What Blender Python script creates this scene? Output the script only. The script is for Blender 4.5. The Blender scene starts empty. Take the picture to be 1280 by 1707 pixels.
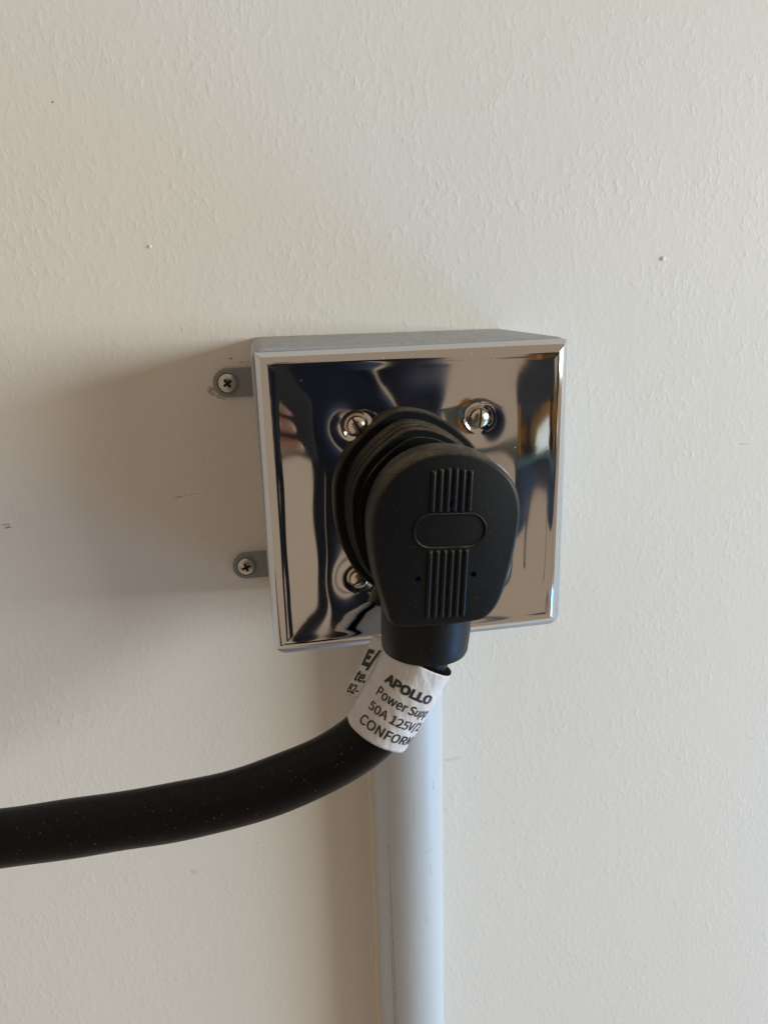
import bpy, bmesh, math, random
import numpy as np
from mathutils import Vector, Matrix

random.seed(7)
rng = np.random.default_rng(7)
scene = bpy.context.scene
COL = scene.collection

# ------------------------------------------------------------------ camera
cam_d = bpy.data.cameras.new('camera')
cam = bpy.data.objects.new('camera', cam_d)
COL.objects.link(cam)
cam.rotation_euler = (1.28204, 0.02691, -0.17477)
cam.location = (-0.06041, -0.35176, 0.07901)
cam_d.sensor_fit = 'VERTICAL'
cam_d.sensor_height = 24.0
cam_d.lens = 24.0 * 1237.4 / 1707.0
cam_d.clip_start = 0.005
cam_d.clip_end = 50
scene.camera = cam

# ------------------------------------------------------------------ light
scene.view_settings.view_transform = 'Standard'
scene.view_settings.look = 'None'
scene.view_settings.exposure = 0.0
scene.view_settings.gamma = 1.0
world = bpy.data.worlds.new("World")
scene.world = world
world.use_nodes = True
bg = world.node_tree.nodes['Background']
bg.inputs[0].default_value = (1.0, 0.765, 0.56, 1)      # warm, even light of the room
bg.inputs[1].default_value = 0.415


def area(name, loc, target, sx, sy, power, color):
    ld = bpy.data.lights.new(name, 'AREA')
    ld.shape = 'RECTANGLE'
    ld.size, ld.size_y = sx, sy
    ld.energy = power
    ld.color = color
    o = bpy.data.objects.new(name, ld)
    COL.objects.link(o)
    o.location = loc
    d = Vector(target) - Vector(loc)
    o.rotation_euler = d.to_track_quat('-Z', 'Y').to_euler()
    return o


# tall window off to the right, grazing the wall
area('window_light', (4.5, -3.25, 0.45), (0.0, -3.25, 0.45), 5.6, 1.6, 386, (0.93, 1.0, 0.98))
# daylight thrown up from the floor by the window, cool
area('floor_daylight', (1.35, -0.55, -0.95), (0.0, -0.05, -0.15), 0.6, 0.6, 9.5, (0.15, 0.49, 1.0))


# ------------------------------------------------------------------ node helpers
def mat(name):
    m = bpy.data.materials.new(name)
    m.use_nodes = True
    return m, m.node_tree, m.node_tree.nodes['Principled BSDF']


def nd(nt, typ, **kw):
    n = nt.nodes.new(typ)
    for k, v in kw.items():
        if k.startswith('i_'):
            key = k[2:]
            n.inputs[int(key) if key.isdigit() else key].default_value = v
        else:
            setattr(n, k, v)
    return n


def lk(nt, a, b):
    nt.links.new(a, b)


def mth(nt, op, a, b=None, clamp=False):
    n = nt.nodes.new('ShaderNodeMath')
    n.operation = op
    n.use_clamp = clamp
    for i, v in enumerate((a, b)):
        if v is None:
            continue
        if isinstance(v, (int, float)):
            n.inputs[i].default_value = v
        else:
            nt.links.new(v, n.inputs[i])
    return n.outputs[0]


def remap(nt, v, a, b, c=0.0, d=1.0):
    n = nt.nodes.new('ShaderNodeMapRange')
    n.interpolation_type = 'SMOOTHSTEP'
    nt.links.new(v, n.inputs[0])
    for i, x in zip((1, 2, 3, 4), (a, b, c, d)):
        n.inputs[i].default_value = x
    return n.outputs[0]


def mixc(nt, f, a, b):
    n = nt.nodes.new('ShaderNodeMix')
    n.data_type = 'RGBA'
    if isinstance(f, (int, float)):
        n.inputs[0].default_value = f
    else:
        nt.links.new(f, n.inputs[0])
    for i, v in ((6, a), (7, b)):
        if isinstance(v, tuple):
            n.inputs[i].default_value = (*v, 1) if len(v) == 3 else v
        else:
            nt.links.new(v, n.inputs[i])
    return n.outputs[2]


def pos(nt):
    return nt.nodes.new('ShaderNodeNewGeometry')


def noise(nt, vec, scale, detail=2.0, rough=0.5, mapscale=None, rot=None, typ='ShaderNodeTexNoise'):
    if mapscale or rot:
        mp = nt.nodes.new('ShaderNodeMapping')
        if mapscale:
            mp.inputs['Scale'].default_value = mapscale
        if rot:
            mp.inputs['Rotation'].default_value = rot
        nt.links.new(vec, mp.inputs[0])
        vec = mp.outputs[0]
    n = nt.nodes.new('ShaderNodeTexNoise')
    n.inputs['Scale'].default_value = scale
    n.inputs['Detail'].default_value = detail
    n.inputs['Roughness'].default_value = rough
    nt.links.new(vec, n.inputs['Vector'])
    return n.outputs[0]


def specks(nt, vec, scale, size, keep):
    """small sparse dots: 1 inside a dot"""
    v = nt.nodes.new('ShaderNodeTexVoronoi')
    v.inputs['Scale'].default_value = scale
    nt.links.new(vec, v.inputs['Vector'])
    s = nt.nodes.new('ShaderNodeSeparateColor')
    nt.links.new(v.outputs['Color'], s.inputs[0])
    k = mth(nt, 'LESS_THAN', s.outputs[0], keep)
    rad = mth(nt, 'MULTIPLY', s.outputs[1], size)
    d = mth(nt, 'LESS_THAN', v.outputs['Distance'], rad)
    return mth(nt, 'MULTIPLY', k, d)


# ------------------------------------------------------------------ materials
def strokes(nt, P, items):
    """dark rubbed marks on a wall seen in x/z metres: (x, z, half_len, half_wid, angle, strength)"""
    total = None
    sep = nd(nt, 'ShaderNodeSeparateXYZ')
    lk(nt, P, sep.inputs[0])
    wob = noise(nt, P, 260, 3, 0.6)
    grit = noise(nt, P, 1500, 3, 0.7, mapscale=(0.35, 1, 1.6))
    for (x, z, hl, hw, ang, st) in items:
        dx = mth(nt, 'SUBTRACT', sep.outputs[0], x)
        dz = mth(nt, 'SUBTRACT', sep.outputs[2], z)
        c, s = math.cos(ang), math.sin(ang)
        u = mth(nt, 'ADD', mth(nt, 'MULTIPLY', dx, c / hl), mth(nt, 'MULTIPLY', dz, s / hl))
        v = mth(nt, 'ADD', mth(nt, 'MULTIPLY', dx, -s / hw), mth(nt, 'MULTIPLY', dz, c / hw))
        v = mth(nt, 'ADD', v, mth(nt, 'MULTIPLY', mth(nt, 'SUBTRACT', wob, 0.5), 1.6))
        r = mth(nt, 'ADD', mth(nt, 'MULTIPLY', u, u), mth(nt, 'MULTIPLY', v, v))
        m = remap(nt, r, 1.0, 0.3, 0.0, 1.0)
        m = mth(nt, 'MULTIPLY', m, remap(nt, grit, 0.42, 0.56, 0.0, st))
        total = m if total is None else mth(nt, 'MAXIMUM', total, m)
    return total


def make_wall_mat():
    m, nt, b = mat('wall_paint')
    P = pos(nt).outputs['Position']
    tint = noise(nt, P, 7, 2)
    base = mixc(nt, tint, (0.745, 0.73, 0.69), (0.715, 0.71, 0.675))
    marks = strokes(nt, P, [
        (-0.1782, -0.0192, 0.0030, 0.00035, 0.05, 0.9), (-0.1772, -0.0206, 0.0022, 0.0007, 0.1, 0.95),
        (-0.0990, -0.0117, 0.0036, 0.00035, 0.10, 0.75), (-0.0925, -0.0108, 0.0032, 0.0003, 0.06, 0.5),
        (0.1945, -0.0043, 0.0036, 0.0005, 0.0, 0.55), (0.1785, -0.0058, 0.0035, 0.0003, 0.12, 0.3),
        (0.2218, -0.189, 0.004, 0.0004, 0.3, 0.35), (-0.0775, -0.2130, 0.0003, 0.0016, 0.0, 0.5),
        (-0.1318, 0.1558, 0.0007, 0.0004, 0.3, 1.0), (-0.0905, 0.0655, 0.0003, 0.0022, 0.25, 0.5),
        (-0.1135, -0.226, 0.0018, 0.0022, 0.7, 0.3), (0.0335, -0.1755, 0.006, 0.0016, 0.05, 0.22),
        (-0.0800, 0.0372, 0.0020, 0.0030, 0.5, 0.85), (-0.0765, 0.0345, 0.0035, 0.0009, -0.5, 0.6),
        (-0.0700, 0.0515, 0.0014, 0.0004, -0.1, 0.9), (-0.0640, 0.0497, 0.003, 0.0004, 0.05, 0.7),
    ])
    c = mixc(nt, marks, base, (0.16, 0.10, 0.06))
    lk(nt, c, b.inputs['Base Color'])
    b.inputs['Roughness'].default_value = 0.55
    b.inputs['Specular IOR Level'].default_value = 0.3
    n1 = noise(nt, P, 300, 3.0, 0.55, mapscale=(1.25, 1, 0.72), rot=(0, 0.3, 0))
    n1 = remap(nt, n1, 0.46, 0.74)
    n1b = noise(nt, P, 170, 2.5, 0.6, mapscale=(1.1, 1, 0.9), rot=(0, -0.5, 0))
    n1b = remap(nt, n1b, 0.5, 0.72)
    patch = remap(nt, noise(nt, P, 22, 3, 0.6), 0.3, 0.7, 0.35, 1.15)
    n2 = noise(nt, P, 1300, 2, 0.5)
    n3 = noise(nt, P, 45, 2)
    h = mth(nt, 'ADD', mth(nt, 'MULTIPLY', n1, 0.8), mth(nt, 'MULTIPLY', n1b, 0.75))
    h = mth(nt, 'ADD', mth(nt, 'MULTIPLY', h, patch), mth(nt, 'MULTIPLY', n2, 0.12))
    h = mth(nt, 'ADD', h, mth(nt, 'MULTIPLY', n3, 2.0))
    bp = nd(nt, 'ShaderNodeBump')
    bp.inputs['Strength'].default_value = 1.0
    bp.inputs['Distance'].default_value = 0.00010
    lk(nt, h, bp.inputs['Height'])
    lk(nt, bp.outputs[0], b.inputs['Normal'])
    return m


def dusty(name, base, rough, dust_col, up_amt, speck_amt, spec=0.5, speck_scale=900, grain=2600):
    m, nt, b = mat(name)
    g = pos(nt)
    P = g.outputs['Position']
    sep = nd(nt, 'ShaderNodeSeparateXYZ')
    lk(nt, g.outputs['Normal'], sep.inputs[0])
    up = remap(nt, sep.outputs[2], 0.25, 0.95)
    fine = noise(nt, P, grain, 4, 0.8)
    patch = noise(nt, P, 120, 3, 0.6)
    f = mth(nt, 'MULTIPLY', remap(nt, fine, 0.38, 0.72), remap(nt, patch, 0.3, 0.7, 0.35, 1.0))
    f = mth(nt, 'MULTIPLY', mth(nt, 'MULTIPLY', f, up), up_amt)
    sp = mth(nt, 'MULTIPLY', specks(nt, P, speck_scale, 0.30, 0.20), speck_amt)
    f = mth(nt, 'MAXIMUM', f, sp)
    grit = mth(nt, 'MULTIPLY', remap(nt, noise(nt, P, 1500, 3, 0.8), 0.58, 0.72), up)
    tone = noise(nt, P, 300, 3)
    bc = mixc(nt, tone, tuple(x * 0.85 for x in base), tuple(x * 1.15 for x in base))
    lk(nt, mixc(nt, mth(nt, 'MULTIPLY', grit, 0.75), mixc(nt, f, bc, dust_col), tuple(0.3 * x for x in dust_col)), b.inputs['Base Color'])
    lk(nt, remap(nt, f, 0.0, 0.6, rough, 0.9), b.inputs['Roughness'])
    b.inputs['Specular IOR Level'].default_value = spec
    bp = nd(nt, 'ShaderNodeBump')
    bp.inputs['Strength'].default_value = 0.5
    bp.inputs['Distance'].default_value = 0.00004
    lk(nt, noise(nt, P, 2400, 2), bp.inputs['Height'])
    lk(nt, bp.outputs[0], b.inputs['Normal'])
    return m


def make_chrome():
    m, nt, b = mat('chrome')
    P = pos(nt).outputs['Position']
    b.inputs['Metallic'].default_value = 1.0
    sm = noise(nt, P, 45, 3)
    lk(nt, remap(nt, sm, 0.3, 0.7, 0.05, 0.095), b.inputs['Roughness'])
    sp = specks(nt, P, 360, 0.08, 0.30)
    lk(nt, mixc(nt, sp, (0.62, 0.62, 0.625), (0.8, 0.75, 0.65)), b.inputs['Base Color'])
    lk(nt, mth(nt, 'SUBTRACT', 1.0, sp), b.inputs['Metallic'])
    bp = nd(nt, 'ShaderNodeBump')
    bp.inputs['Strength'].default_value = 1.0
    bp.inputs['Distance'].default_value = 0.00012
    lk(nt, noise(nt, P, 38, 1.0), bp.inputs['Height'])
    lk(nt, bp.outputs[0], b.inputs['Normal'])
    return m


def simple(name, col, rough, metal=0.0, spec=0.5, var=0.12, scale=300, bump=0.0):
    m, nt, b = mat(name)
    P = pos(nt).outputs['Position']
    t = noise(nt, P, scale, 3)
    lk(nt, mixc(nt, t, tuple(x * (1 - var) for x in col), tuple(x * (1 + var) for x in col)), b.inputs['Base Color'])
    lk(nt, remap(nt, t, 0.3, 0.7, rough * 0.85, rough * 1.15), b.inputs['Roughness'])
    b.inputs['Metallic'].default_value = metal
    b.inputs['Specular IOR Level'].default_value = spec
    if bump:
        bp = nd(nt, 'ShaderNodeBump')
        bp.inputs['Strength'].default_value = 1.0
        bp.inputs['Distance'].default_value = bump
        lk(nt, t, bp.inputs['Height'])
        lk(nt, bp.outputs[0], b.inputs['Normal'])
    return m


def make_conduit_mat():
    m, nt, b = mat('conduit_paint')
    P = pos(nt).outputs['Position']
    t = noise(nt, P, 40, 3, mapscale=(1, 1, 0.3))
    base = mixc(nt, t, (0.42, 0.47, 0.52), (0.47, 0.515, 0.565))
    marks = strokes(nt, P, [
        (0.0145, -0.164, 0.0005, 0.0040, 0.05, 0.6), (0.0115, -0.203, 0.0040, 0.0003, 0.1, 0.45),
        (0.0125, -0.216, 0.0004, 0.006, 0.05, 0.5), (0.0205, -0.207, 0.0005, 0.003, -0.3, 0.5),
        (0.0165, -0.181, 0.0006, 0.0007, 0.0, 0.8), (0.0095, -0.247, 0.0004, 0.004, 0.0, 0.4),
        (0.0035, -0.176, 0.0003, 0.012, 0.0, 0.5), (-0.0085, -0.262, 0.0004, 0.075, 0.012, 0.75),
        (-0.0090, -0.30, 0.0004, 0.06, 0.012, 0.75),
    ])
    lk(nt, mixc(nt, marks, base, (0.10, 0.10, 0.11)), b.inputs['Base Color'])
    b.inputs['Roughness'].default_value = 0.38
    bp = nd(nt, 'ShaderNodeBump')
    bp.inputs['Strength'].default_value = 0.6
    bp.inputs['Distance'].default_value = 0.0002
    lk(nt, noise(nt, P, 120, 2, mapscale=(1, 1, 0.3)), bp.inputs['Height'])
    lk(nt, bp.outputs[0], b.inputs['Normal'])
    return m


def make_paper():
    m, nt, b = mat('label_paper')
    P = pos(nt).outputs['Position']
    t = noise(nt, P, 220, 3)
    lk(nt, mixc(nt, t, (0.50, 0.50, 0.515), (0.63, 0.63, 0.64)), b.inputs['Base Color'])
    b.inputs['Roughness'].default_value = 0.5
    bp = nd(nt, 'ShaderNodeBump')
    bp.inputs['Strength'].default_value = 1.0
    bp.inputs['Distance'].default_value = 0.0012
    lk(nt, noise(nt, P, 130, 2.5, 0.55, mapscale=(1.3, 1, 0.6), rot=(0, 0.6, 0)), bp.inputs['Height'])
    lk(nt, bp.outputs[0], b.inputs['Normal'])
    return m


M = {
    'wall': make_wall_mat(),
    'chrome': make_chrome(),
    'box': dusty('box_paint', (0.36, 0.39, 0.42), 0.42, (0.33, 0.31, 0.245), 1.0, 0.12, speck_scale=700, grain=700),
    'tab': simple('tab_paint', (0.24, 0.26, 0.275), 0.45),
    'zinc': simple('screw_zinc', (0.55, 0.55, 0.50), 0.30, metal=1.0, scale=900, bump=0.00004),
    'nickel': simple('screw_nickel', (0.72, 0.66, 0.56), 0.24, metal=1.0, scale=700),
    'slot': simple('slot_shade_metal', (0.16, 0.13, 0.10), 0.35, metal=1.0),  # screw metal darkened to paint the shade inside the slot
    'recess': simple('recess_shade', (0.02, 0.02, 0.02), 0.6),  # near black, painted shade at the bottom of the cross recess
    'plug': dusty('plug_rubber', (0.0035, 0.0045, 0.0055), 0.42, (0.30, 0.25, 0.17), 1.0, 0.13, spec=0.24, speck_scale=1000),
    'hole': simple('hole_shade', (0.002, 0.002, 0.002), 0.8, spec=0.0),  # black that paints the shade of a hole
    'cable': dusty('cable_rubber', (0.0030, 0.0031, 0.0034), 0.40, (0.16, 0.15, 0.13), 0.08, 0.42, spec=0.15, speck_scale=1050),
    'paper': make_paper(),
    'ink': simple('label_ink', (0.012, 0.012, 0.014), 0.45),
    'conduit': make_conduit_mat(),
    'bead': simple('caulk_paint', (0.60, 0.57, 0.50), 0.5, scale=150),
}

# ------------------------------------------------------------------ mesh helpers (millimetres in, metres out)
ORG = {}


def empty(name, loc, label, cat, group=None):
    o = bpy.data.objects.new(name, None)
    COL.objects.link(o)
    o.location = [c * 0.001 for c in loc]
    o.empty_display_size = 0.02
    o['label'] = label
    o['category'] = cat
    if group:
        o['group'] = group
    ORG[o.name] = Vector(loc)
    return o


def obj(name, V, F, m, parent=None, smooth=True, sharp=35, label=None):
    org = ORG.get(parent.name, Vector((0, 0, 0))) if parent else Vector((0, 0, 0))
    me = bpy.data.meshes.new(name)
    me.from_pydata([((v[0] - org[0]) * 0.001, (v[1] - org[1]) * 0.001, (v[2] - org[2]) * 0.001) for v in V], [], F)
    bm = bmesh.new()
    bm.from_mesh(me)
    bmesh.ops.remove_doubles(bm, verts=bm.verts, dist=1e-7)
    bmesh.ops.recalc_face_normals(bm, faces=bm.faces)
    bm.to_mesh(me)
    bm.free()
    me.update()
    if smooth:
        me.shade_smooth()
        me.set_sharp_from_angle(angle=math.radians(sharp))
    me.materials.append(m)
    o = bpy.data.objects.new(name, me)
    COL.objects.link(o)
    if parent:
        o.parent = parent
        ORG[o.name] = org
    if label:
        o['label'] = label
    return o


def spline(pts, n=96):
    """closed Catmull-Rom through 2-D points, n samples evenly by length"""
    p = np.array(pts, float)
    k = len(p)
    out = []
    for i in range(k):
        a, b, c, d = p[i - 1], p[i], p[(i + 1) % k], p[(i + 2) % k]
        for t in np.linspace(0, 1, 24, endpoint=False):
            out.append(0.5 * ((2 * b) + (c - a) * t + (2 * a - 5 * b + 4 * c - d) * t * t + (3 * b - a - 3 * c + d) * t ** 3))
    out = np.array(out)
    seg = np.linalg.norm(np.roll(out, -1, 0) - out, axis=1)
    L = np.concatenate([[0], np.cumsum(seg)])
    q = np.vstack([out, out[:1]])
    s = np.linspace(0, L[-1], n, endpoint=False)
    return np.stack([np.interp(s, L, q[:, 0]), np.interp(s, L, q[:, 1])], 1)


def inset(c, d):
    """move a closed 2-D curve outward by d (negative: inward)"""
    t = np.roll(c, -1, 0) - np.roll(c, 1, 0)
    t /= np.linalg.norm(t, axis=1)[:, None] + 1e-12
    nrm = np.stack([t[:, 1], -t[:, 0]], 1)
    area2 = np.sum(c[:, 0] * np.roll(c[:, 1], -1) - np.roll(c[:, 0], -1) * c[:, 1])
    return c + nrm * d * (1 if area2 > 0 else -1)


def loft(sections, cap0=True, cap1=True):
    """list of (n,3) rings -> verts, faces"""
    V, F = [], []
    n = len(sections[0])
    for s in sections:
        V += [tuple(x) for x in s]
    for k in range(len(sections) - 1):
        for i in range(n):
            j = (i + 1) % n
            F.append((k * n + i, k * n + j, (k + 1) * n + j, (k + 1) * n + i))
    if cap0:
        F.append(tuple(range(n - 1, -1, -1)))
    if cap1:
        F.append(tuple((len(sections) - 1) * n + i for i in range(n)))
    return V, F


def lift(c2, y):
    return np.stack([c2[:, 0], np.full(len(c2), y), c2[:, 1]], 1)


def tube(path, radii, n=40, cap=True, ref=(0, 0, 1)):
    P = np.array(path, float)
    T = np.gradient(P, axis=0)
    T /= np.linalg.norm(T, axis=1)[:, None]
    secs = []
    N = None
    for i in range(len(P)):
        if N is None:
            N = np.cross(T[i], ref)
        N = N - T[i] * (N @ T[i])
        N /= np.linalg.norm(N)
        B = np.cross(T[i], N)
        a = np.linspace(0, 2 * math.pi, n, endpoint=False)
        r = radii[i] if hasattr(radii, '__len__') else radii
        secs.append(P[i] + r * (np.cos(a)[:, None] * N + np.sin(a)[:, None] * B))
    return loft(secs, cap, cap)


def open_spline(pts, n):
    p = np.array(pts, float)
    p = np.vstack([2 * p[0] - p[1], p, 2 * p[-1] - p[-2]])
    out = []
    for i in range(1, len(p) - 2):
        a, b, c, d = p[i - 1], p[i], p[i + 1], p[i + 2]
        for t in np.linspace(0, 1, 30, endpoint=False):
            out.append(0.5 * ((2 * b) + (c - a) * t + (2 * a - 5 * b + 4 * c - d) * t * t + (3 * b - a - 3 * c + d) * t ** 3))
    out.append(p[-2])
    out = np.array(out)
    L = np.concatenate([[0], np.cumsum(np.linalg.norm(np.diff(out, axis=0), axis=1))])
    s = np.linspace(0, L[-1], n)
    return np.stack([np.interp(s, L, out[:, k]) for k in range(out.shape[1])], 1)


# ------------------------------------------------------------------ the wall
V = [(x, y, z) for y in (0, 100) for x, z in ((-1500, -1000), (1500, -1000), (1500, 1300), (-1500, 1300))]
F = [(0, 1, 2, 3), (7, 6, 5, 4), (0, 4, 5, 1), (1, 5, 6, 2), (2, 6, 7, 3), (3, 7, 4, 0)]
wall = obj('wall', V, F, M['wall'], smooth=False)
wall['kind'] = 'structure'


def nib(x, z, r, h):
    secs = []
    n = 14
    a = np.linspace(0, 2 * math.pi, n, endpoint=False)
    jag = 1 + 0.18 * np.sin(2 * a + 1) + rng.normal(0, 0.07, n)
    for k, (rr, hh) in enumerate(((1.0, -0.05), (0.85, 0.45), (0.6, 0.85), (0.3, 1.0), (0.05, 1.02))):
        secs.append(np.stack([x + r * rr * jag * np.cos(a), np.full(n, -h * hh), z + r * rr * jag * np.sin(a) * 1.1], 1))
    v, f = loft(secs)
    return obj('paint_nib', v, f, M['wall'], wall, sharp=80)


nib(139.5, 90.7, 1.25, 0.8)
nib(-100.2, 100.3, 0.8, 0.6)

# ------------------------------------------------------------------ conduit
conduit = empty('conduit_pipe', (4.2, -19.5, -330), 'pale blue painted conduit pipe running down the wall below the steel box', 'pipe')
v, f = tube([(4.2, -19.5, z) for z in (-620, -400, -300, -200, -100, -62.0)], 18.6, 64, ref=(0, 1, 0))
obj('pipe', v, f, M['conduit'], conduit)
# bead of paint where the pipe meets the wall
path = open_spline([(-11.6 + random.uniform(-.25, .25), -2.2, z) for z in np.linspace(-620, -63, 28)], 120)
v, f = tube(path, 3.4, 14)
obj('paint_bead', v, f, M['bead'], conduit)

# ------------------------------------------------------------------ receptacle box
D = 73.4
box = empty('receptacle_box', (0, 0, -62), 'square wall mounted socket box with chrome steel cover plate', 'socket box')
cor = np.array([(-61.0, 60.7), (61.4, 60.4), (62.3, -61.4), (-60.2, -62.2)])   # TL TR BR BL (x, z)


def rounded_quad(c, r, n=8):
    out = []
    k = len(c)
    for i in range(k):
        a, b, d = c[i - 1], c[i], c[(i + 1) % k]
        u = (a - b) / np.linalg.norm(a - b)
        w = (d - b) / np.linalg.norm(d - b)
        p0, p1 = b + u * r, b + w * r
        ctr = b + (u + w) * r
        for t in np.linspace(0, math.pi / 2, n):
            out.append(ctr - w * r * math.cos(t) * 1.0 - u * r * math.sin(t) * 1.0)
    return np.array(out)


q = rounded_quad(cor, 5.0)
secs = [lift(q, 0.0), lift(q, -D + 1.0), lift(inset(q, -0.35), -D + 0.3), lift(inset(q, -1.0), -D)]
v, f = loft(secs)
obj('box_body', v, f, M['box'], box, sharp=40)


# cover plate : raised, mitred rolled edge, dished face, dimples round the screws
PC = dict(TL=(-59.5, 58.9), TR=(60.1, 59.5), BL=(-60.3, -59.6), BR=(60.1, -59.1))
PY = -D - 3.2
PC = {k: ((x + 60.4) * 0.988 - 60.4, (z - 79.0) * 0.988 + 79.0) for k, (x, z) in PC.items()}
SCREWS = [(-24.2, 31.7), (22.4, 32.0), (-25.7, -28.7), (21.2, -28.9)]


def plate_height(X, Z, e):
    """height in mm above the box front"""
    t = np.linspace(0, 8, 400)
    # sloping outer facet, rounded bead, then a shallow valley before the face
    slope = np.interp(t, [0, 1.7, 2.4, 3.0, 3.6, 4.3, 5.0, 5.8, 6.8, 8.0], [1.35, 1.00, 0.78, 0.55, 0.33, 0.10, -0.09, -0.13, -0.07, 0.0])
    slope = np.convolve(np.pad(slope, 12, mode='edge'), np.hanning(25) / np.hanning(25).sum(), mode='valid')
    prof = np.concatenate([[0], np.cumsum((slope[1:] + slope[:-1]) / 2 * (t[1] - t[0]))])
    h = np.interp(e, t, prof)
    ex, ez = np.maximum(59.8 - np.abs(X), 0), np.maximum(59.4 - np.abs(Z), 0)
    h = h + 1.3 * (1 - np.exp(-ex / 6.0)) + 0.8 * (1 - np.exp(-ez / 7.0))
    r = np.hypot(X, Z)
    kx, kz = np.clip((ex - 3.5) / 20.0, 0, 1), np.clip((ez - 3.5) / 20.0, 0, 1)
    h = h + 0.62 * (2.75 - (np.minimum(r, 84) / 60.0) ** 3) * kx * kx * (3 - 2 * kx) * kz * kz * (3 - 2 * kz)
    for (sx, sz) in SCREWS:
        d = np.hypot(X - sx, Z - sz)
        h = h - 1.1 * np.exp(-(d / 9.0) ** 2)
        h = h - 0.6 * (1 / (1 + np.exp((d - 4.8) / 0.40)))
    # the whole middle was pulled in by the socket
    h = h - 0.9 * np.exp(-((r / 34.0) ** 4))
    h = h + 0.16 * np.sin(X * 0.13 + Z * 0.05 + 1.0) * np.cos(Z * 0.10 - X * 0.04 + 0.5) * np.clip((e - 4.6) / 9.0, 0, 1)
    return h


fine = np.concatenate([np.linspace(0, 0.9, 5)[:-1], np.linspace(0.9, 9, 28)[:-1]])
mid = np.linspace(9, 110.4, 190)
ticks = np.concatenate([fine, mid, 119.4 - fine[::-1]]) / 119.4
U, W = np.meshgrid(ticks, ticks)
tl, tr, bl, br = [np.array(PC[k]) for k in ('TL', 'TR', 'BL', 'BR')]
XY = ((1 - U)[..., None] * (1 - W)[..., None] * tl + U[..., None] * (1 - W)[..., None] * tr
      + (1 - U)[..., None] * W[..., None] * bl + U[..., None] * W[..., None] * br)
E = np.minimum(np.minimum(U, 1 - U), np.minimum(W, 1 - W)) * 119.4
Hh = plate_height(XY[..., 0], XY[..., 1], E)
n = len(ticks)
V = [(XY[i, j, 0], PY - Hh[i, j], XY[i, j, 1]) for i in range(n) for j in range(n)]
F = [(i * n + j, i * n + j + 1, (i + 1) * n + j + 1, (i + 1) * n + j) for i in range(n - 1) for j in range(n - 1)]
border = [j for j in range(n)] + [i * n + n - 1 for i in range(1, n)] + [(n - 1) * n + j for j in range(n - 2, -1, -1)] + [i * n for i in range(n - 2, 0, -1)]
SK0 = len(V)
V += [(V[i][0], -D - 0.2, V[i][2]) for i in border]
nb = len(border)
F += [(border[i], border[(i + 1) % nb], SK0 + (i + 1) % nb, SK0 + i) for i in range(nb)]
F.append(tuple(range(SK0, SK0 + nb)))
obj('cover_plate', V, F, M['chrome'], box, sharp=60)


def plate_y(x, z):
    e = min(59.6 - abs(x), 59.3 - abs(z))
    return PY - float(plate_height(np.array(x), np.array(z), np.array(e)))


def dome_bm(R, H, rings=9, seg=48):
    bm = bmesh.new()
    top = bm.verts.new((0, 0, H))
    rows = []
    for k in range(1, rings + 1):
        t = k / rings * math.pi / 2
        r = R * math.sin(t) ** 0.9
        z = H * math.cos(t)
        rows.append([bm.verts.new((r * math.cos(a), r * math.sin(a), z)) for a in np.linspace(0, 2 * math.pi, seg, endpoint=False)])
    rows.append([bm.verts.new((v.co.x, v.co.y, -0.8)) for v in rows[-1]])
    for i in range(seg):
        bm.faces.new((top, rows[0][i], rows[0][(i + 1) % seg]))
        for k in range(len(rows) - 1):
            bm.faces.new((rows[k][i], rows[k + 1][i], rows[k + 1][(i + 1) % seg], rows[k][(i + 1) % seg]))
    return bm


def cut(bm, co, no):
    bmesh.ops.bisect_plane(bm, geom=bm.verts[:] + bm.edges[:] + bm.faces[:], dist=1e-5, plane_co=co, plane_no=no)


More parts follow.
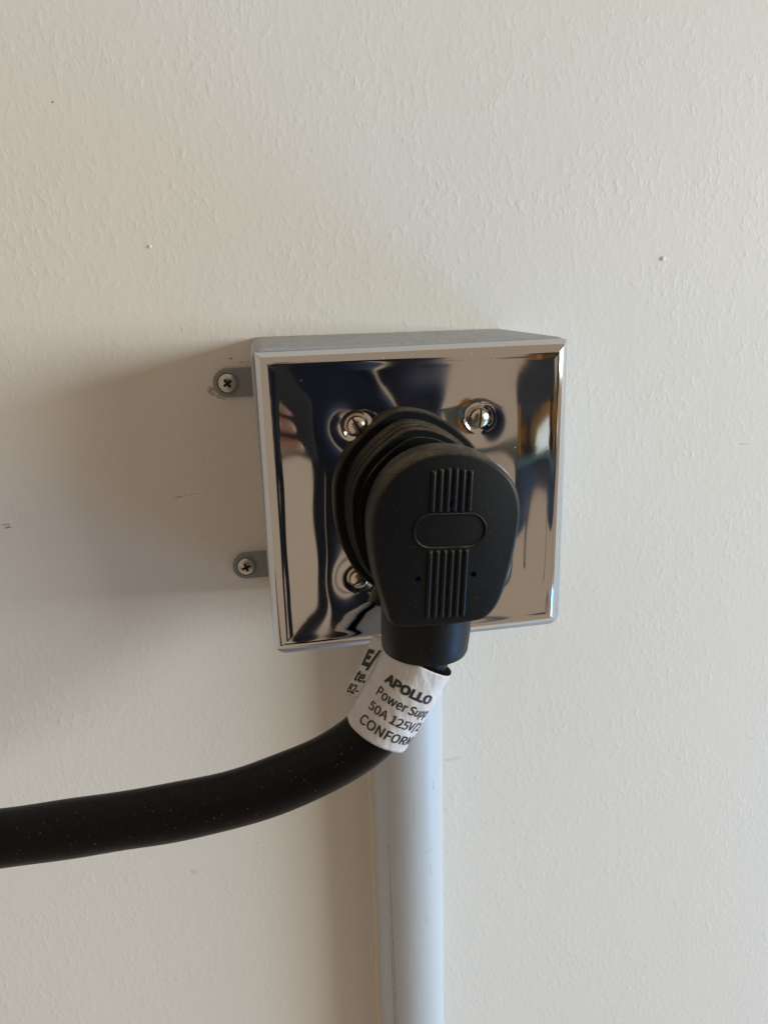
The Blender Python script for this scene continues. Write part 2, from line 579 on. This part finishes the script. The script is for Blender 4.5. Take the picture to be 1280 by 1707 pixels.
def screw_head(R, H, w, cross_len, depth, ang, ctr, name, m, parent, tilt=(0, 0)):
    """cross_len None: one slot right across; else a cross recess of that half length"""
    bm = dome_bm(R, H)
    cut(bm, (w, 0, 0), (1, 0, 0))
    cut(bm, (-w, 0, 0), (1, 0, 0))
    if cross_len:
        for s in (-1, 1):
            cut(bm, (0, s * w, 0), (0, 1, 0))
            cut(bm, (s * cross_len, 0, 0), (1, 0, 0))
            cut(bm, (0, s * cross_len, 0), (0, 1, 0))
    kill = []
    for fc in bm.faces:
        c = fc.calc_center_median()
        if cross_len:
            ins = (abs(c.x) < w and abs(c.y) < cross_len) or (abs(c.y) < w and abs(c.x) < cross_len)
        else:
            ins = abs(c.x) < w and c.z > -0.1
        if ins:
            kill.append(fc)
    bmesh.ops.delete(bm, geom=kill, context='FACES')
    edges = [e for e in bm.edges if e.is_boundary and max(v.co.z for v in e.verts) > -0.5]
    ret = bmesh.ops.extrude_edge_only(bm, edges=edges)
    nv = [g for g in ret['geom'] if isinstance(g, bmesh.types.BMVert)]
    fl = max(0.02, H - depth) if not cross_len else H - depth
    for vv in nv:
        vv.co.z = min(fl, vv.co.z)
        if cross_len:
            vv.co.x *= 0.75
            vv.co.y *= 0.75
    rot = Matrix.Rotation(ang, 4, 'Z')
    V, F, F2 = [], [], []
    bm.verts.ensure_lookup_table()
    bm.verts.index_update()
    for vv in bm.verts:
        c = rot @ vv.co
        V.append((ctr[0] + c.x, ctr[1] - c.z, ctr[2] + c.y))
    F = [tuple(vv.index for vv in fc.verts) for fc in bm.faces]
    bm.free()
    o = obj(name, V, F, m, parent, sharp=38)
    # floor of the recess, its shade put into a dark colour
    L = cross_len if cross_len else R * 0.985
    pts = []
    if cross_len:
        for (x, y) in ((-w, -L), (w, -L), (w, -w), (L, -w), (L, w), (w, w), (w, L), (-w, L), (-w, w), (-L, w), (-L, -w), (-w, -w)):
            pts.append((x * 0.75, y * 0.75))
    else:
        pts = [(-w, -L), (w, -L), (w, L), (-w, L)]
    c, s = math.cos(ang), math.sin(ang)
    V = [(ctr[0] + c * x - s * y, ctr[1] - fl, ctr[2] + s * x + c * y) for x, y in pts]
    fo = obj('slot_floor', V, [tuple(range(len(V)))], M['recess'] if cross_len else M['slot'], o, smooth=False)
    return o


for (sx, sz), ang in zip(SCREWS, (0.52, -0.10, -0.95, 0.3)):
    # flat spot in the dimple, then the oval head
    y0 = plate_y(sx, sz)
    screw_head(3.6, 1.5, 0.42, None, 1.2, ang, (sx, y0 - 1.3, sz), 'cover_screw', M['nickel'], box)


def tab(x, z, ang):
    """flat ear on the wall with a rounded outer end; runs right under the box"""
    hw = 6.6
    out = [(x + 14, z - hw), (x + 14, z + hw)]
    for t in np.linspace(math.pi / 2, 3 * math.pi / 2, 20):
        out.append((x + hw * math.cos(t), z + hw * math.sin(t)))
    out = np.array(out)
    secs = [lift(out, -0.05), lift(out, -1.7), lift(inset(out, -0.4), -2.1)]
    v, f = loft(secs)
    o = obj('mounting_tab', v, f, M['tab'], box)
    a = np.linspace(0, 2 * math.pi, 36, endpoint=False)
    ring = [np.stack([x + r * np.cos(a), np.full(36, y), z + r * np.sin(a)], 1) for r, y in ((5.6, -2.05), (5.4, -2.4), (4.9, -2.5), (4.8, -2.1))]
    v, f = loft(ring, False, False)
    obj('washer_ring', v, f, M['tab'], o)
    screw_head(4.5, 2.3, 0.6, 2.2, 1.9, ang, (x, -2.1, z), 'tab_screw', M['zinc'], o)


tab(-72.3, 40.8, 0.62)
tab(-70.9, -48.7, 0.35)

# socket face behind the plug, a black disc standing in the plate
a = np.linspace(0, 2 * math.pi, 72, endpoint=False)
secs = [np.stack([-1 + r * np.cos(a), np.full(72, y), -4 + r * np.sin(a)], 1) for r, y in ((31.5, -78), (31.5, -82.3), (30.8, -82.9))]
v, f = loft(secs)
obj('socket_face', v, f, M['plug'], box)

# ------------------------------------------------------------------ plug and cord
cord = empty('power_cord', (0, -D - 9, 0), 'black angled power plug and thick black cord with a white paper label', 'power cord')
flange = spline([(-11, 37.3), (-4, 37.4), (4, 34.8), (13.5, 28.3), (21.5, 18.9), (26, 4), (24, -14), (14, -30), (-4, -36.5), (-18.5, -32), (-28.6, -21.5), (-33.6, -7), (-34.4, 6), (-33.4, 14), (-29.4, 22.4), (-24.2, 28.2), (-18.2, 33.2)], 120)


def sc(c, k, ctr=(-3, 0)):
    return (c - np.array(ctr)) * k + np.array(ctr)


def disc(c, y0, y1, bev=0.5):
    return [lift(inset(c, -bev), y0), lift(c, y0 - bev), lift(c, y1 + bev), lift(inset(c, -bev), y1)]


v, f = loft(disc(flange, -82.2, -87.6, 0.7))
obj('plug_flange', v, f, M['plug'], cord)
core = sc(flange, 0.80, (1, 0))
v, f = loft([lift(core, -86), lift(core, -104)])
obj('plug_neck', v, f, M['plug'], cord)
for k_, ya, yb, bv in ((0.905, -86.5, -94.6, 0.5), (0.89, -94.5, -98.0, 0.45), (0.875, -97.9, -101.6, 0.6)):
    v, f = loft(disc(sc(flange, k_, (0.6, 1)), ya, yb, bv))
    obj('grip_ring', v, f, M['plug'], cord)

faceC = spline([(-1.5, 27.3), (-11.7, 25.1), (-19.8, 18.3), (-24.2, 6.7), (-23.7, -9.7), (-20.2, -25), (-17.8, -30.0), (-6.4, -31.2), (7.7, -31.0), (13.2, -29.5), (17.7, -22.6), (21.9, -5.7), (23.2, 8.3), (19.6, 18.1), (10.3, 25.0)], 120)
bodyC = inset(faceC, 2.1)
neckC = inset(sc(faceC, 0.93, (0, 6)), 0.5)
secs = [lift(sc(neckC, 0.97), -99.5), lift(neckC, -104), lift(inset(neckC, 0.4), -107.5), lift(inset(bodyC, -0.4), -109.0), lift(bodyC, -110.5), lift(bodyC, -118.6)]
for t in np.linspace(0, math.pi / 2, 7)[1:]:
    secs.append(lift(inset(bodyC, -2.1 * (1 - math.cos(t)) - 0.0), -118.6 - 4.8 * math.sin(t)))
v, f = loft(secs)
body = obj('plug_body', v, f, M['plug'], cord, sharp=42)
FY = -123.4
ROLL = math.radians(3.1)


def loc2(lx, lz, c=(-0.27, 0.0)):
    return c[0] + lx * math.cos(ROLL) + lz * math.sin(ROLL), c[1] - lx * math.sin(ROLL) + lz * math.cos(ROLL)


def rib(lx, z0, z1):
    n = 8
    prof = [(0.85 * math.cos(t), 0.75 * math.sin(t)) for t in np.linspace(0, math.pi, n)]
    secs = []
    for z, k in ((z0, 0.15), (z0 + 0.5, 0.85), (z0 + 1.0, 1), (z1 - 1.0, 1), (z1 - 0.5, 0.85), (z1, 0.15)):
        ring = []
        for (px, ph) in prof:
            X, Z = loc2(lx + px, z)
            ring.append((X, FY - 0.02 - ph * k, Z))
        ring.append((*[loc2(lx - 0.85, z)[0]], FY + 0.4, loc2(lx - 0.85, z)[1]))
        ring.append((*[loc2(lx + 0.85, z)[0]], FY + 0.4, loc2(lx + 0.85, z)[1]))
        secs.append(np.array(ring))
    v, f = loft(secs)
    obj('rib', v, f, M['plug'], body, sharp=50)


for k in range(6):
    lx = (k - 2.5) * 2.5
    rib(lx + 0.1, 8.4, 23.6 - 0.22 * abs(k - 2.5) ** 1.6)
    rib(lx + 0.1, -29.4, -4.6)


def stadium(hw, hh, n=20):
    out = []
    for t in np.linspace(-math.pi / 2, math.pi / 2, n):
        out.append((hw - hh + hh * math.cos(t), hh * math.sin(t)))
    for t in np.linspace(math.pi / 2, 3 * math.pi / 2, n):
        out.append((-(hw - hh) + hh * math.cos(t), hh * math.sin(t)))
    return np.array([(loc2(x + 0.3, z + 1.9)) for x, z in out])


st = stadium(12.7, 6.3)
secs = [lift(inset(st, 0.05), FY + 0.3), lift(inset(st, 0.0), FY - 0.35), lift(inset(st, -0.25), FY - 0.6), lift(inset(st, -0.6), FY - 0.6), lift(inset(st, -0.9), FY - 0.25), lift(inset(st, -1.0), FY + 0.3)]
v, f = loft(secs, False, False)
obj('badge_rim', v, f, M['plug'], body)
for (hx, hz) in ((0.6, 11.3), (-10.9, -14.2), (8.4, -14.3)):
    a = np.linspace(0, 2 * math.pi, 18, endpoint=False)
    ring = [np.stack([hx + r * np.cos(a), np.full(18, y), hz + r * np.sin(a)], 1) for r, y in ((0.95, FY - 0.02), (0.85, FY - 0.10), (0.72, FY - 0.06))]
    v, f = loft(ring, False, True)
    obj('hole_shade_disc', v, f, M['hole'], body)  # low black disc on the face, painted shade instead of a cut hole

# strain relief collar
ax = np.array((-0.06, 0.0, -1.0))
ax /= np.linalg.norm(ax)
c0 = np.array((-3.6, -105.0, -27.0))
secs = []
a = np.linspace(0, 2 * math.pi, 64, endpoint=False)
sx_ = np.array((1.0, 0, ax[0]))
for s, r in ((0, 16.6), (6, 16.9), (16, 16.5), (21.2, 16.1), (22.4, 15.6), (22.9, 14.6)):
    secs.append(c0 + ax * s + r * (np.cos(a)[:, None] * sx_ + 0.98 * np.sin(a)[:, None] * np.array((0, 1.0, 0))))
v, f = loft(secs)
obj('strain_relief', v, f, M['plug'], cord)

# cable
CR = 10.6
pts = [(-3.8, -105.0, -40), (-4.6, -105.2, -48), (-8.8, -105.6, -56), (-16.3, -106.4, -68.2), (-25.9, -107.2, -81.2), (-41.5, -107.6, -91.0), (-61.0, -107.4, -98.2),
       (-79, -106.4, -103.2), (-101, -104.4, -107), (-123, -102.4, -109.3), (-145, -100.4, -111.2), (-167, -98.4, -112.8), (-193, -95.4, -114.6), (-230, -91, -117), (-300, -82, -122)]
cp = open_spline(pts, 150)
v, f = tube(cp, [CR + 0.12 * math.sin(i * 0.35) for i in range(150)], 44)
cable = obj('cable', v, f, M['cable'], cord, sharp=60)

# ------------------------------------------------------------------ paper label wrapped round the cable
L0 = np.array((-6.6, -105.6, -51.8))
L1 = np.array((-26.0, -108.2, -83.4))
LA = (L1 - L0)
LLEN = np.linalg.norm(LA)
LA /= LLEN
view = np.array((-60.4, -351.8, 79.0)) - (L0 + L1) / 2
e1 = view - LA * (view @ LA)
e1 /= np.linalg.norm(e1)                 # towards the viewer
e2 = np.cross(LA, e1)
if e2[0] < 0:
    e2 = -e2                             # to the right


def lab(s, th, off=0.0):
    """s mm down the axis, angle from the viewer's side, positive to the right"""
    r = 12.3 + off + 1.2 * max(0, 1 - s / LLEN) + 0.18 * math.sin(s * 0.45 + th * 2.0) + 0.12 * math.sin(th * 7 + s * 0.2) + 0.30 * (1 - abs(math.sin(s * 0.21 + th * 1.1 + 0.8))) ** 3 + 0.22 * (1 - abs(math.sin(s * 0.17 - th * 1.7))) ** 4
    bend = 1.3 * math.sin(math.pi * s / LLEN)       # follows the curve of the cable
    c = L0 + LA * s + np.array((1.0, 0, -0.5)) * 0.35 * bend
    return c + r * (math.cos(th) * e1 + math.sin(th) * e2)


label_parent_V, label_F = [], []
ths = np.linspace(math.radians(-84), math.radians(262), 130)
ss = np.linspace(0.5, LLEN - 2.6, 40)
for s in ss:
    for th in ths:
        label_parent_V.append(tuple(lab(s, th)))
k = len(ths)
for i in range(len(ss) - 1):
    for j in range(k - 1):
        label_F.append((i * k + j, i * k + j + 1, (i + 1) * k + j + 1, (i + 1) * k + j))


def flap(s, w):
    """flag of the label running back from its left edge; w mm from the fold"""
    p = lab(s, math.radians(-84))
    back = np.array((-0.66, 0.74, -0.06))
    return p + back * w + np.array((-1, 0, 0)) * 0.25 * math.sin(w * 0.4)


base = len(label_parent_V)
fs = np.linspace(0.5, LLEN * 0.72, 14)
fw = np.linspace(0, 7.2, 9)
for s in fs:
    for w in fw:
        label_parent_V.append(tuple(flap(s, w)))
for i in range(len(fs) - 1):
    for j in range(len(fw) - 1):
        label_F.append(tuple(base + x for x in (i * 9 + j, i * 9 + j + 1, (i + 1) * 9 + j + 1, (i + 1) * 9 + j)))
paper = obj('paper_label', label_parent_V, label_F, M['paper'], cord, sharp=60)
sol = paper.modifiers.new('thickness', 'SOLIDIFY')
sol.thickness = 0.00012
sol.offset = -1


FONT = None
try:
    FONT = bpy.data.fonts.load(bpy.utils.resource_path('LOCAL') + '/datafiles/fonts/Noto Sans CJK Regular.woff2')
except Exception:
    FONT = None


def text_mesh(body, cap, width, bold):
    """flat print: capital height and total width in mm, cut into narrow strips so that it can follow a curve"""
    cu = bpy.data.curves.new('t', 'FONT')
    cu.body = body
    if FONT:
        cu.font = FONT
    cu.size = 10
    cu.offset = bold
    cu.resolution_u = 4
    o = bpy.data.objects.new('t', cu)
    COL.objects.link(o)
    dg = bpy.context.evaluated_depsgraph_get()
    me = bpy.data.meshes.new_from_object(o.evaluated_get(dg))
    bpy.data.objects.remove(o)
    bm = bmesh.new()
    bm.from_mesh(me)
    bpy.data.meshes.remove(me)
    xs = [v.co.x for v in bm.verts]
    x0, x1 = min(xs), max(xs)
    base_y = 0.0
    top_y = max(v.co.y for v in bm.verts)
    for v in bm.verts:
        v.co.x = (v.co.x - x0) / (x1 - x0) * width
        v.co.y = (v.co.y - base_y) / (top_y - base_y) * cap
    x = 0.7
    while x < width:
        cut(bm, (x, 0, 0), (1, 0, 0))
        x += 0.7
    bmesh.ops.triangulate(bm, faces=bm.faces[:])
    bm.verts.index_update()
    V = [(v.co.x, v.co.y) for v in bm.verts]
    F = [tuple(v.index for v in f.verts) for f in bm.faces]
    bm.free()
    return V, F


R0 = 12.9
for (txt, cap, wid, bold, s, th0) in (("APOLLO", 3.5, 20.0, 0.20, 12.6, -33), ("Power Supp", 3.6, 24.5, 0.06, 18.6, -35),
                                      ("50A 125V/2", 3.6, 25.0, 0.06, 24.6, -36), ("CONFORM", 3.7, 25.0, 0.06, 30.8, -37)):
    V2, F2 = text_mesh(txt, cap, wid, bold)
    V = [tuple(lab(s - y, math.radians(th0) + x / R0, 0.17)) for x, y in V2]
    obj('printed_line', V, F2, M['ink'], paper, smooth=False)
flap_n = np.cross(LA, np.array((-0.66, 0.74, -0.06)))
flap_n /= np.linalg.norm(flap_n)
if flap_n @ view < 0:
    flap_n = -flap_n
for (txt, cap, wid, bold, s, w0) in (("E/", 7.0, 6.0, 0.22, 13.0, 0.2), ("te.", 4.2, 5.6, 0.14, 20.0, 0.6), ("82-", 3.8, 5.2, 0.10, 25.4, 1.0)):
    V2, F2 = text_mesh(txt, cap, wid, bold)
    mx = max(x for x, y in V2)
    V = []
    for x, y in V2:
        w = w0 + (mx - x)
        p = flap(s - y, min(w, 7.1))
        p = p + flap_n * 0.22
        V.append(tuple(p))
    obj('printed_line', V, F2, M['ink'], paper, smooth=False)

# ------------------------------------------------------------------ the photographer, mirrored in the chrome plate
def wear(name, col, rough=0.8):
    return simple(name, col, rough, spec=0.25, scale=60)


PSX = -0.03
M['jacket'] = wear('navy_cloth', (0.012, 0.016, 0.034))
M['trousers'] = wear('dark_cloth', (0.010, 0.011, 0.016))
M['skin'] = simple('skin', (0.42, 0.24, 0.17), 0.5, scale=80)
M['hair'] = simple('hair', (0.02, 0.014, 0.01), 0.6)
M['case'] = simple('phone_black', (0.012, 0.012, 0.013), 0.3)

SK = {}      # joint name -> (position m, radius)
BONES = []   # joint a, joint b, material slot


def joint(nm, p, r, prev=None, slot=0):
    SK[nm] = (Vector(p) + Vector((PSX, 0, 0)), r)
    if prev:
        BONES.append((prev, nm, slot))


joint('pelvis', (0.02, -1.02, -0.06), (0.16, 0.115))
joint('waist', (0.01, -0.98, 0.08), (0.145, 0.105), 'pelvis', 0)
joint('chest', (-0.02, -0.90, 0.27), (0.165, 0.12), 'waist', 0)
joint('collar', (-0.03, -0.85, 0.40), (0.09, 0.075), 'chest', 0)
joint('neck', (-0.035, -0.82, 0.47), (0.055, 0.058), 'collar', 2)
joint('jaw', (-0.04, -0.775, 0.535), (0.066, 0.075), 'neck', 2)
joint('brow', (-0.042, -0.765, 0.62), (0.076, 0.092), 'jaw', 2)
joint('crown', (-0.044, -0.775, 0.685), (0.05, 0.06), 'brow', 2)
for sd, nm in ((1, 'r'), (-1, 'l')):
    joint(nm + 'shoulder', (-0.03 + sd * 0.19, -0.86, 0.35), (0.068, 0.068), 'collar', 0)
    # the left hand holds the phone, the right arm hangs
    ex_, ey_, ez_ = (0.20, -0.87, 0.07) if sd > 0 else (-0.225, -0.66, 0.12)
    wx, wy, wz = (0.19, -0.80, -0.17) if sd > 0 else (-0.105, -0.435, -0.015)
    joint(nm + 'elbow', (ex_, ey_, ez_), (0.050, 0.050), nm + 'shoulder', 0)
    joint(nm + 'wrist', (wx - sd * 0.004, wy - 0.02, wz - 0.01), (0.032, 0.030), nm + 'elbow', 0)
    joint(nm + 'palm', (wx - sd * 0.012, wy + 0.03, wz + 0.01), (0.036, 0.018), nm + 'wrist', 2)
    joint(nm + 'hip', (0.02 + sd * 0.085, -1.02, -0.15), (0.10, 0.10), 'pelvis', 1)
    joint(nm + 'knee', (0.03 + sd * 0.085, -0.98, -0.53), (0.078, 0.075), nm + 'hip', 1)
    joint(nm + 'ankle', (0.03 + sd * 0.09, -1.06, -0.93), (0.046, 0.05), nm + 'knee', 1)
    joint(nm + 'toe', (0.03 + sd * 0.11, -0.92, -0.97), (0.042, 0.028), nm + 'ankle', 3)
    for q in range(4):
        z = 0.028 - 0.021 * q
        b = Vector((wx - sd * 0.016, wy + 0.055, wz + 0.015 + z))
        e = Vector((wx - sd * (0.040 + 0.004 * (q % 2)), wy + 0.073, wz + 0.019 + z))
        joint('%sknuckle%d' % (nm, q), b, (0.0095, 0.0095), nm + 'palm', 2)
        joint('%stip%d' % (nm, q), e, (0.0075, 0.0075), '%sknuckle%d' % (nm, q), 2)
    joint(nm + 'thumb', (wx - sd * 0.030, wy + 0.03, wz + 0.045), (0.010, 0.010), nm + 'palm', 2)
    joint(nm + 'thumbtip', (wx - sd * 0.045, wy + 0.033, wz + 0.063), (0.008, 0.008), nm + 'thumb', 2)

names = list(SK)
me = bpy.data.meshes.new('skeleton')
me.from_pydata([SK[k_][0] for k_ in names], [(names.index(a_), names.index(b_)) for a_, b_, s_ in BONES], [])
tmp = bpy.data.objects.new('skeleton', me)
COL.objects.link(tmp)
mod = tmp.modifiers.new('skin', 'SKIN')
for i, k_ in enumerate(names):
    sv = me.skin_vertices[0].data[i]
    sv.radius = SK[k_][1]
    sv.use_root = (k_ == 'pelvis')
ss_ = tmp.modifiers.new('sub', 'SUBSURF')
ss_.levels = ss_.render_levels = 2
dg = bpy.context.evaluated_depsgraph_get()
bm_ = bpy.data.meshes.new_from_object(tmp.evaluated_get(dg))
bpy.data.objects.remove(tmp)
bm_.name = 'body'
bm_.materials.clear()
for m_ in (M['jacket'], M['trousers'], M['skin'], M['hair']):
    bm_.materials.append(m_)
segs = [(SK[a_][0], SK[b_][0], s_) for a_, b_, s_ in BONES]
for p_ in bm_.polygons:
    best, slot = 1e9, 0
    for a_, b_, s_ in segs:
        ab = b_ - a_
        t_ = max(0, min(1, (p_.center - a_).dot(ab) / ab.length_squared))
        d_ = (p_.center - a_ - ab * t_).length
        if d_ < best:
            best, slot = d_, s_
    p_.material_index = slot
bm_.shade_smooth()
person = empty('person', (20, -1020, -1000), 'person in dark clothes leaning in with a phone, mirrored in the plate', 'person')
bo = bpy.data.objects.new('body', bm_)
COL.objects.link(bo)
bo.parent = person
bo.location = [-c_ * 0.001 for c_ in (20, -1020, -1000)]
# hair cap
a = np.linspace(0, 2 * math.pi, 32, endpoint=False)
secs = []
for t in np.linspace(0.15, 1.0, 8):
    ph = t * math.pi * 0.52
    secs.append(np.stack([-43 + PSX * 1000 + 84 * math.sin(ph) * np.cos(a), -782 + 100 * math.sin(ph) * np.sin(a), 612 + 92 * math.cos(ph) + 18 * np.sin(a) * t], 1))
v, f = loft(secs, True, False)
obj('hair', v, f, M['hair'], person, sharp=80)

# phone in the hands, its lens at the camera
R_ = cam.rotation_euler.to_matrix()
corners = spline([(12, 2), (10.5, 10.5), (2, 12), (-52, 12), (-59, 10.5), (-60.5, 2), (-60.5, -124), (-59, -132.5), (-52, -134), (2, -134), (10.5, -132.5), (12, -124)], 80)


def camspace(c2, z):
    return np.array([(Vector(cam.location) + R_ @ Vector((x * 0.001, y * 0.001, z * 0.001))) * 1000 for x, y in c2])


v, f = loft([camspace(inset(corners, -0.8), 1.5), camspace(corners, 2.3), camspace(corners, 9.0), camspace(inset(corners, -0.8), 9.8)])
phone = obj('mobile_phone', v, f, M['case'])
phone['label'] = 'black mobile phone held up by the person, mirrored in the chrome plate'
phone['category'] = 'phone'


# ------------------------------------------------------------------ unseen furniture, added for dark, green and amber reflections in the plate
def boxel(name, c, h, m, parent, bev=4.0):
    """bevelled box, centre c and half sizes h"""
    q = rounded_quad(np.array([(c[0] - h[0], c[2] + h[2]), (c[0] + h[0], c[2] + h[2]), (c[0] + h[0], c[2] - h[2]), (c[0] - h[0], c[2] - h[2])]), bev * 1.5, 5)
    y0, y1 = c[1] + h[1], c[1] - h[1]
    v, f = loft([lift(inset(q, -bev), y0), lift(q, y0 - bev), lift(q, y1 + bev), lift(inset(q, -bev), y1)])
    return obj(name, v, f, m, parent, sharp=40)


M['desk'] = simple('green_laminate', (0.075, 0.11, 0.098), 0.5, scale=30)
M['dark'] = simple('black_plastic', (0.008, 0.009, 0.013), 0.45, scale=60)
M['amber'] = simple('amber_card', (0.50, 0.21, 0.012), 0.6, scale=60)
M['steel'] = simple('grey_steel', (0.12, 0.13, 0.14), 0.45, scale=60)
DX, DY, DZ = 160, -350, -60
desk = empty('desk', (720 + DX, -1300 + DY, -1000), 'green topped desk with black apron, unseen, added for the right of the plate to mirror', 'desk')
boxel('desk_top', (720 + DX, -1300 + DY, -250 + DZ), (440, 330, 20), M['desk'], desk)
boxel('apron', (720 + DX, -985 + DY, -330 + DZ), (420, 12, 55), M['dark'], desk)
for lx in (310, 1130):
    for ly in (-1000, -1600):
        boxel('leg', (lx + DX, ly + DY, -666), (20, 20, 332), M['steel'], desk)
mon = empty('monitor', (770 + DX, -1150 + DY, -230 + DZ), 'black computer monitor on the green topped desk, unseen, added for its dark reflection', 'monitor')
boxel('screen_housing', (770 + DX, -1140 + DY, 90 + DZ), (330, 22, 200), M['dark'], mon, 6)
boxel('stand', (770 + DX, -1170 + DY, -160 + DZ), (35, 15, 80), M['dark'], mon)
boxel('base', (770 + DX, -1150 + DY, -222 + DZ), (130, 90, 7), M['dark'], mon, 2)
for (bx, by, bh, hw, txt) in ((450, -1060, 95, 13, 'slim amber document box in front of the monitor, unseen, added for its reflection'), (800, -1300, 300, 170, 'tall wide amber document box behind the monitor, unseen, added for its reflection')):
    bn = empty('added_document_box', (bx + DX, by + DY, -230 + DZ), txt, 'document box', 'added document boxes on the desk')  # boxes added and sized for the amber streaks they reflect
    boxel('case', (bx + DX, by + DY, -228 + DZ + bh), (hw, 60, bh), M['amber'], bn, 3)
    boxel('lid', (bx + DX, by + DY, -228 + DZ + 2 * bh + 6), (hw + 3, 63, 8), M['amber'], bn, 2)
